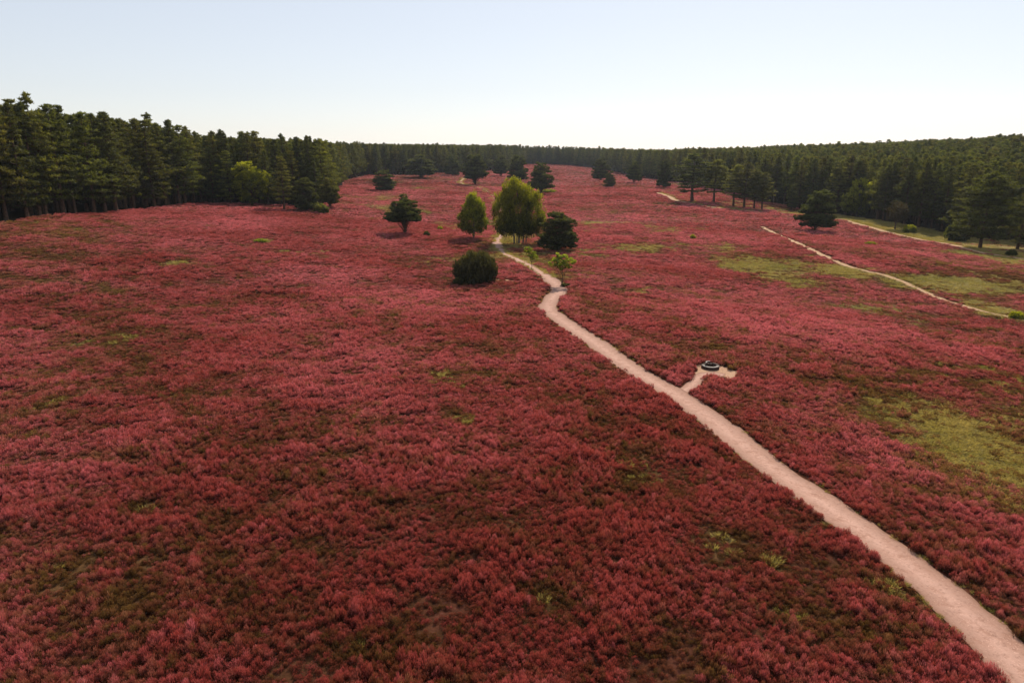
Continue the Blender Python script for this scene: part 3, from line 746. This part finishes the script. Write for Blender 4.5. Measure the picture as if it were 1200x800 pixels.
plant_tree('broadleaf_tree', 'yellowish green leafy tree in front of the left wood', 'tree', 296, 241,
    make_crown_tree(94, [(0, 0, 4.2, 3.5, 3.3, 3.6), (-1, 0, 7.2, 2.2, 2.2, 2.4), (1.9, 0, 5.6, 2.2, 2, 2.2)], [(0, 0, -.3, 0, 8.5, .2), (0, 0, 1.8, 0, 7, .14)], per=32, ln=.34, wd=.24, mat=M_birch, crad=.6, gap=.1, tag='edge_tree'), 9.6, 52, 44, 8, 0)
plant_tree('young_tree', 'bright green young tree with thin stem where the path bends', 'young tree', 658, 334,
    make_crown_tree(95, [(-1.1, 0, 3.3, 1.0, .9, .55), (.1, 0, 3.9, .9, .9, .75), (1.0, 0, 3.1, 1.1, .9, .6), (-.2, 0, 2.8, 1.2, 1, .55), (-.4, .2, 4.4, .5, .5, .4), (1.5, .1, 3.5, .5, .5, .4)],
    [(0, 0, .1, 0, 4.3, .07), (0, .1, -1.0, 0, 3.2, .04), (0, 0, 1.1, 0, 3.2, .04)], per=22, ln=.26, wd=.18, mat=M_sap, crad=.32, dens=.62, gap=.22, tag='sapling'), 4.8, 39, 34, 4.4, 0)
plant_tree('young_tree', 'slim leaning bright green sapling between path and big birch', 'young tree', 622, 316,
    make_crown_tree(96, [(-.5, 0, 3.6, .6, .6, .6), (0, 0, 2.9, .7, .6, .7), (.5, 0, 2.2, .6, .6, .6)], [(.1, 0, -.3, 0, 4, .05)], per=20, ln=.24, wd=.15, mat=M_sap, crad=.3, dens=.6, gap=.2, tag='sapling'), 4.3, 28, 19, 2.4, 0)
# juniper
jrng = np.random.default_rng(5)
jun = make_crown_tree(97, [*[(2.9*q*cos(w), 2.3*q*sin(w), 3.2*math.sqrt(1-.84*q*q)+jrng.uniform(-.2, .35), .22, .22, .62) for q, w in zip(jrng.uniform(0, 1, 75)**.5, jrng.uniform(0, 6.28, 75))], (0, 0, 1.9, 3.1, 2.6, 2.2), (-1.3, 0, 1.5, 2.0, 2, 1.9), (1.4, .2, 1.5, 1.9, 1.9, 1.85), (0, 0, .9, 2.8, 2.5, 1.0)], [(0, 0, 0, 0, 3, .12), (.4, .1, 1.4, 0, 2.8, .08), (-.3, 0, -1.5, 0, 2.8, .08)],
    per=26, ln=.30, wd=.08, mat=M_jun, crad=.27, flat=1.6, dens=.75, gap=0., tag='juniper', updir=1.3)
plant_tree('juniper_bush', 'large rounded dark juniper bush alone left of the sand path', 'bush', 558, 331, jun, 4.15, 37, 53, 6.6, 0, parts=('stem', 'crown'))
# small bushes
def bush(seed, mat): return make_crown_tree(seed, [(0, 0, .5, 1., .9, .6), (.6, 0, .4, .6, .6, .4), (-.6, .1, .4, .6, .6, .45)], [(0, 0, .2, 0, .9, .03), (0, 0, -.4, 0, .8, .03)], per=20, ln=.2, wd=.12, mat=mat, crad=.24, gap=.05, tag='bush')
for px, py, w, h, mt, lb in [
    (305, 285, 15, 5, M_sap, 'small bright green bush in the heather in front of the left wood'),
    (1020, 288, 14, 5, M_birch, 'low olive bush in the heather beyond the lone broad pine'),
    (1191, 374, 16, 9, M_birch, 'dark olive bush beside the narrow trail at the right'),
    (812, 281, 7, 6, M_birch, 'tiny green bush in heather below the small pine grove'),
    (516, 271, 7, 6, M_birch, 'small green bush between the windswept pine and small birch'),
    (537, 333, 12, 8, M_jun, 'low dark bush at the left foot of the large juniper'),
    (376, 250, 18, 11, M_pine, 'low green bush at the front of the left wood clump'),
    (1122, 283, 26, 22, M_pine, 'rounded dark bush left of the large tall pine'),
    (1066, 273, 14, 9, M_birch, 'low bush between the brownish tree and right wood'),
    (1185, 300, 12, 7, M_pine_dark, 'dark low bush on the pale track at far right'),
    (643, 226, 18, 4, M_birch, 'flat green bush at the foot of the flat topped pine'),
    (500, 277, 8, 6, M_pine, 'little green bush at the right foot of the windswept pine'),
    (663, 336, 12, 4, M_jun, 'low dark bush at the foot of the bright young tree')]:
    plant_tree('bush', lb, 'bush', px, py, bush(hash((px, py)) % 1000, mt), 1.05, h, w, 2.3, 0, parts=('stem', 'foliage'))

# ------------------------------------------------------------------ forest: candidates, the 300 showing largest as things
rng = np.random.default_rng(11)
FX, FY = [], []
for r0, r1, cell in ((90, 260, 3.9), (260, 520, 4.3), (520, 900, 5.4), (900, 1500, 8.)):
    R = r1*1.02; HF = radians(44)
    xx = np.arange(-R*sin(HF), R*sin(HF), cell); yy = np.arange(r0*cos(HF)*.8, R, cell)
    X, Y = np.meshgrid(xx, yy)
    X = (X+rng.uniform(-.45, .45, X.shape)*cell).ravel(); Y = (Y+rng.uniform(-.45, .45, Y.shape)*cell).ravel()
    r = np.hypot(X, Y); k = (r >= r0) & (r < r1) & (np.abs(np.arctan2(X, Y)) < HF) & ~inside(X, Y)
    FX.append(X[k]); FY.append(Y[k])
FX = cc(FX); FY = cc(FY)
k = way_dist(FX, FY) > 1.5
FX = FX[k]; FY = FY[k]
FZ = ground_mesh_z(FX, FY)
FH = 18.2*(1+.032*rng.normal(size=len(FX)))*(.95+.1*fbm(FX, FY, 60, 3, 2))
FH = np.clip(FH*np.where((FX < -60) & (FY < 190), 1.07, 1), 12, 23)
# small trees at the fringe
px_, pyb = project(FX, FY, FZ); _, pyt = project(FX, FY, FZ+FH)
dep = FY*CP-(FZ-CAMZ)*SP
hwid = 2.6*F/dep
order = np.argsort(dep)
free = np.zeros(len(FX), bool)
for (ax, ay, apx, aw, ad, ah) in PLANTED:
    if ah < 20: continue
    free |= (dep < ad+1.5) & (np.abs(px_-apx) < aw*.5+hwid*.7) & (np.hypot(FX-ax, FY-ay) < 60)
    free |= np.hypot(FX-ax, FY-ay) < 3.2
cover = np.zeros((160, 600), bool)      # picture from row 100 to 420 at half size
share = np.zeros(len(FX))
for i in order[:9000]:
    if free[i]: continue
    x0 = int(max(0, (px_[i]-hwid[i]*.8)/2)); x1 = int(min(600, (px_[i]+hwid[i]*.8)/2+1))
    y0 = int(max(0, (pyt[i]-100)/2)); y1 = int(min(160, (pyb[i]-100)/2+1))
    if x1 <= x0 or y1 <= y0: continue
    c_ = cover[y0:y1, x0:x1]; share[i] = (~c_).sum(); c_[:] = True
top = np.argsort(-share)[:300]
single = np.zeros(len(FX), bool); single[top] = share[top] > 0
kind = rng.integers(0, 8, len(FX)); rzs = rng.uniform(0, 6.28, len(FX))
wf = rng.uniform(.88, 1.25, len(FX))
for i in np.where(single)[0]:
    left = FX[i] < 0 if FY[i] < 620 else FX[i] < 20
    if left: lb, gp = 'tall dark green pine in the dense wood along the left edge of the heath', 'pines in the wood along the left edge'
    else: lb, gp = 'tall dark green pine in the dense wood along the right edge of the heath', 'pines in the wood along the right edge'
    t = thing('forest_pine', lb, 'pine tree', (FX[i], FY[i], FZ[i]), rzs[i], (FH[i]/18*wf[i],)*2+(FH[i]/18,), gp)
    tm, cm = pineA[kind[i]]
    obj('trunk', tm, t); obj('crown', cm, t)
# the rest: far wood as one mass per side
pf = []
for i, (tm, cm) in enumerate(pineA):
    # one mesh holding trunk and crown for the mass of the wood
    V1 = np.empty(len(tm.vertices)*3, np.float32); tm.vertices.foreach_get('co', V1)
    V2 = np.empty(len(cm.vertices)*3, np.float32); cm.vertices.foreach_get('co', V2)
    i1 = np.empty(len(tm.loops), np.int32); tm.loops.foreach_get('vertex_index', i1)
    i2 = np.empty(len(cm.loops), np.int32); cm.loops.foreach_get('vertex_index', i2)
    s2 = np.empty(len(cm.vertices), np.float32); cm.attributes['shade'].data.foreach_get('value', s2)
    n1_ = len(V1)//3
    m = mesh_np('wood_pine', cc([V1, V2]).reshape(-1, 3), 4, cc([i1, i2+n1_]), cm.materials[0], cc([np.zeros(n1_, np.float32), s2]))
    m.materials.append(M_bark)
    mi = np.zeros(len(m.polygons), np.int32); mi[:len(i1)//4] = 1; m.polygons.foreach_set('material_index', mi)
    p = proto('wood_pine_%02d' % i, m); pf.append(p)
rest = ~single & ~free
for nm, sel, lb in (('left_wood', rest & (FX < 30), 'mass of dark pine wood stretching away behind the left edge'), ('right_wood', rest & (FX >= 30), 'mass of dark pine wood rising behind the right edge')):
    n_ = sel.sum()
    col_scatter = scatter('forest' if nm == 'left_wood' else 'forest', np.c_[FX, FY, FZ-.1][sel], np.c_[np.zeros(n_), np.zeros(n_), rzs[sel]],
        np.c_[FH/18*wf, FH/18*wf, FH/18][sel], kind[sel], pf, {}, (lb, 'forest'))
print('forest', len(FX), 'single', single.sum())

# ------------------------------------------------------------------ round bench on the bare sand
def ring(r0, r1, z0, z1, seg=40, a0=0, a1=2*pi, bev=.015):
    V = []; I = []
    closed = abs(a1-a0-2*pi) < 1e-3
    k = seg if closed else seg+1
    prof = [(r0+bev, z0), (r0, z0+bev), (r0, z1-bev), (r0+bev, z1), (r1-bev, z1), (r1, z1-bev), (r1, z0+bev), (r1-bev, z0)]
    for i in range(k):
        an = a0+(a1-a0)*i/seg
        for r, z in prof: V.append((r*cos(an), r*sin(an), z))
    for i in range(seg):
        i2 = (i+1) % k
        for p in range(8):
            p2 = (p+1) % 8
            I += [i*8+p, i*8+p2, i2*8+p2, i2*8+p]
    if not closed:
        for i in (0, k-1):
            I += [i*8, i*8+1, i*8+2, i*8+3, i*8+4, i*8+5, i*8+6, i*8+7] if False else [i*8, i*8+1, i*8+6, i*8+7, i*8+1, i*8+2, i*8+5, i*8+6, i*8+2, i*8+3, i*8+4, i*8+5]
    return np.array(V, float), np.array(I)
M_woodtop = solid_mat('sunlit_wood', (.11, .085, .07), (.26, .22, .20), 9, .55)  # paler wood for seat arc and backrest, their sunlit tops put into colour
M_wooddark = solid_mat('dark_wood', (.025, .014, .010), (.085, .05, .035), 9, .8)
bz = float(ground_mesh_z(bench_c[0], bench_c[1]))
bt = thing('round_bench', 'low round dark bench with pale top on bare sand beside the path', 'bench', (bench_c[0], bench_c[1]+.2, bz-.06), 0, (.86, .86, .78))
v, i_ = ring(.60, .88, .40, .455, 30, radians(172), radians(338)); obj('seat', mesh_np('bench_seat', v, 4, i_, M_woodtop), bt)
v, i_ = ring(.58, .90, -.05, .397, bev=.02); obj('base_ring', mesh_np('bench_base', v, 4, i_, M_wooddark), bt)
v, i_ = ring(.62, .88, .40, .47, 22, radians(-18), radians(60)); obj('armrest', mesh_np('bench_arm', v, 4, i_, M_wooddark), bt)
v, i_ = ring(.36, .52, .70, .78, 20, radians(80), radians(200)); obj('backrest', mesh_np('bench_back', v, 4, i_, M_woodtop), bt)
ps = []
for an in (85, 120, 160, 195):
    x, y = .435*cos(radians(an)), .435*sin(radians(an))
    obj('post', mesh_np('bench_post', *(lambda t: (t[0], 4, t[1]))(tube([(x, y, -.05), (x, y, .3), (x, y, .76)], [.035, .035, .03], 8)), M_wooddark), bt)

# ------------------------------------------------------------------ thin summer haze: real air volume over the whole area
HAZE = 1
if HAZE:
    m, nt = newmat('summer_haze')
    vs = N(nt, 'ShaderNodeVolumeScatter'); vs.inputs['Color'].default_value = (.80, .88, 1, 1)
    vs.inputs['Density'].default_value = .00008; vs.inputs['Anisotropy'].default_value = .35
    o = N(nt, 'ShaderNodeOutputMaterial'); nt.links.new(vs.outputs[0], o.inputs['Volume'])
    b = np.array([(x, y, z) for x in (-2500, 2500) for y in (-300, 3200) for z in (-40, 55)], float)
    fcs = [(0, 1, 3, 2), (4, 6, 7, 5), (0, 4, 5, 1), (2, 3, 7, 6), (0, 2, 6, 4), (1, 5, 7, 3)]
    obj('haze', mesh_np('haze', b, 4, np.array(fcs), m), kind='stuff', label='thin blue summer haze over the distant woods', category='haze')
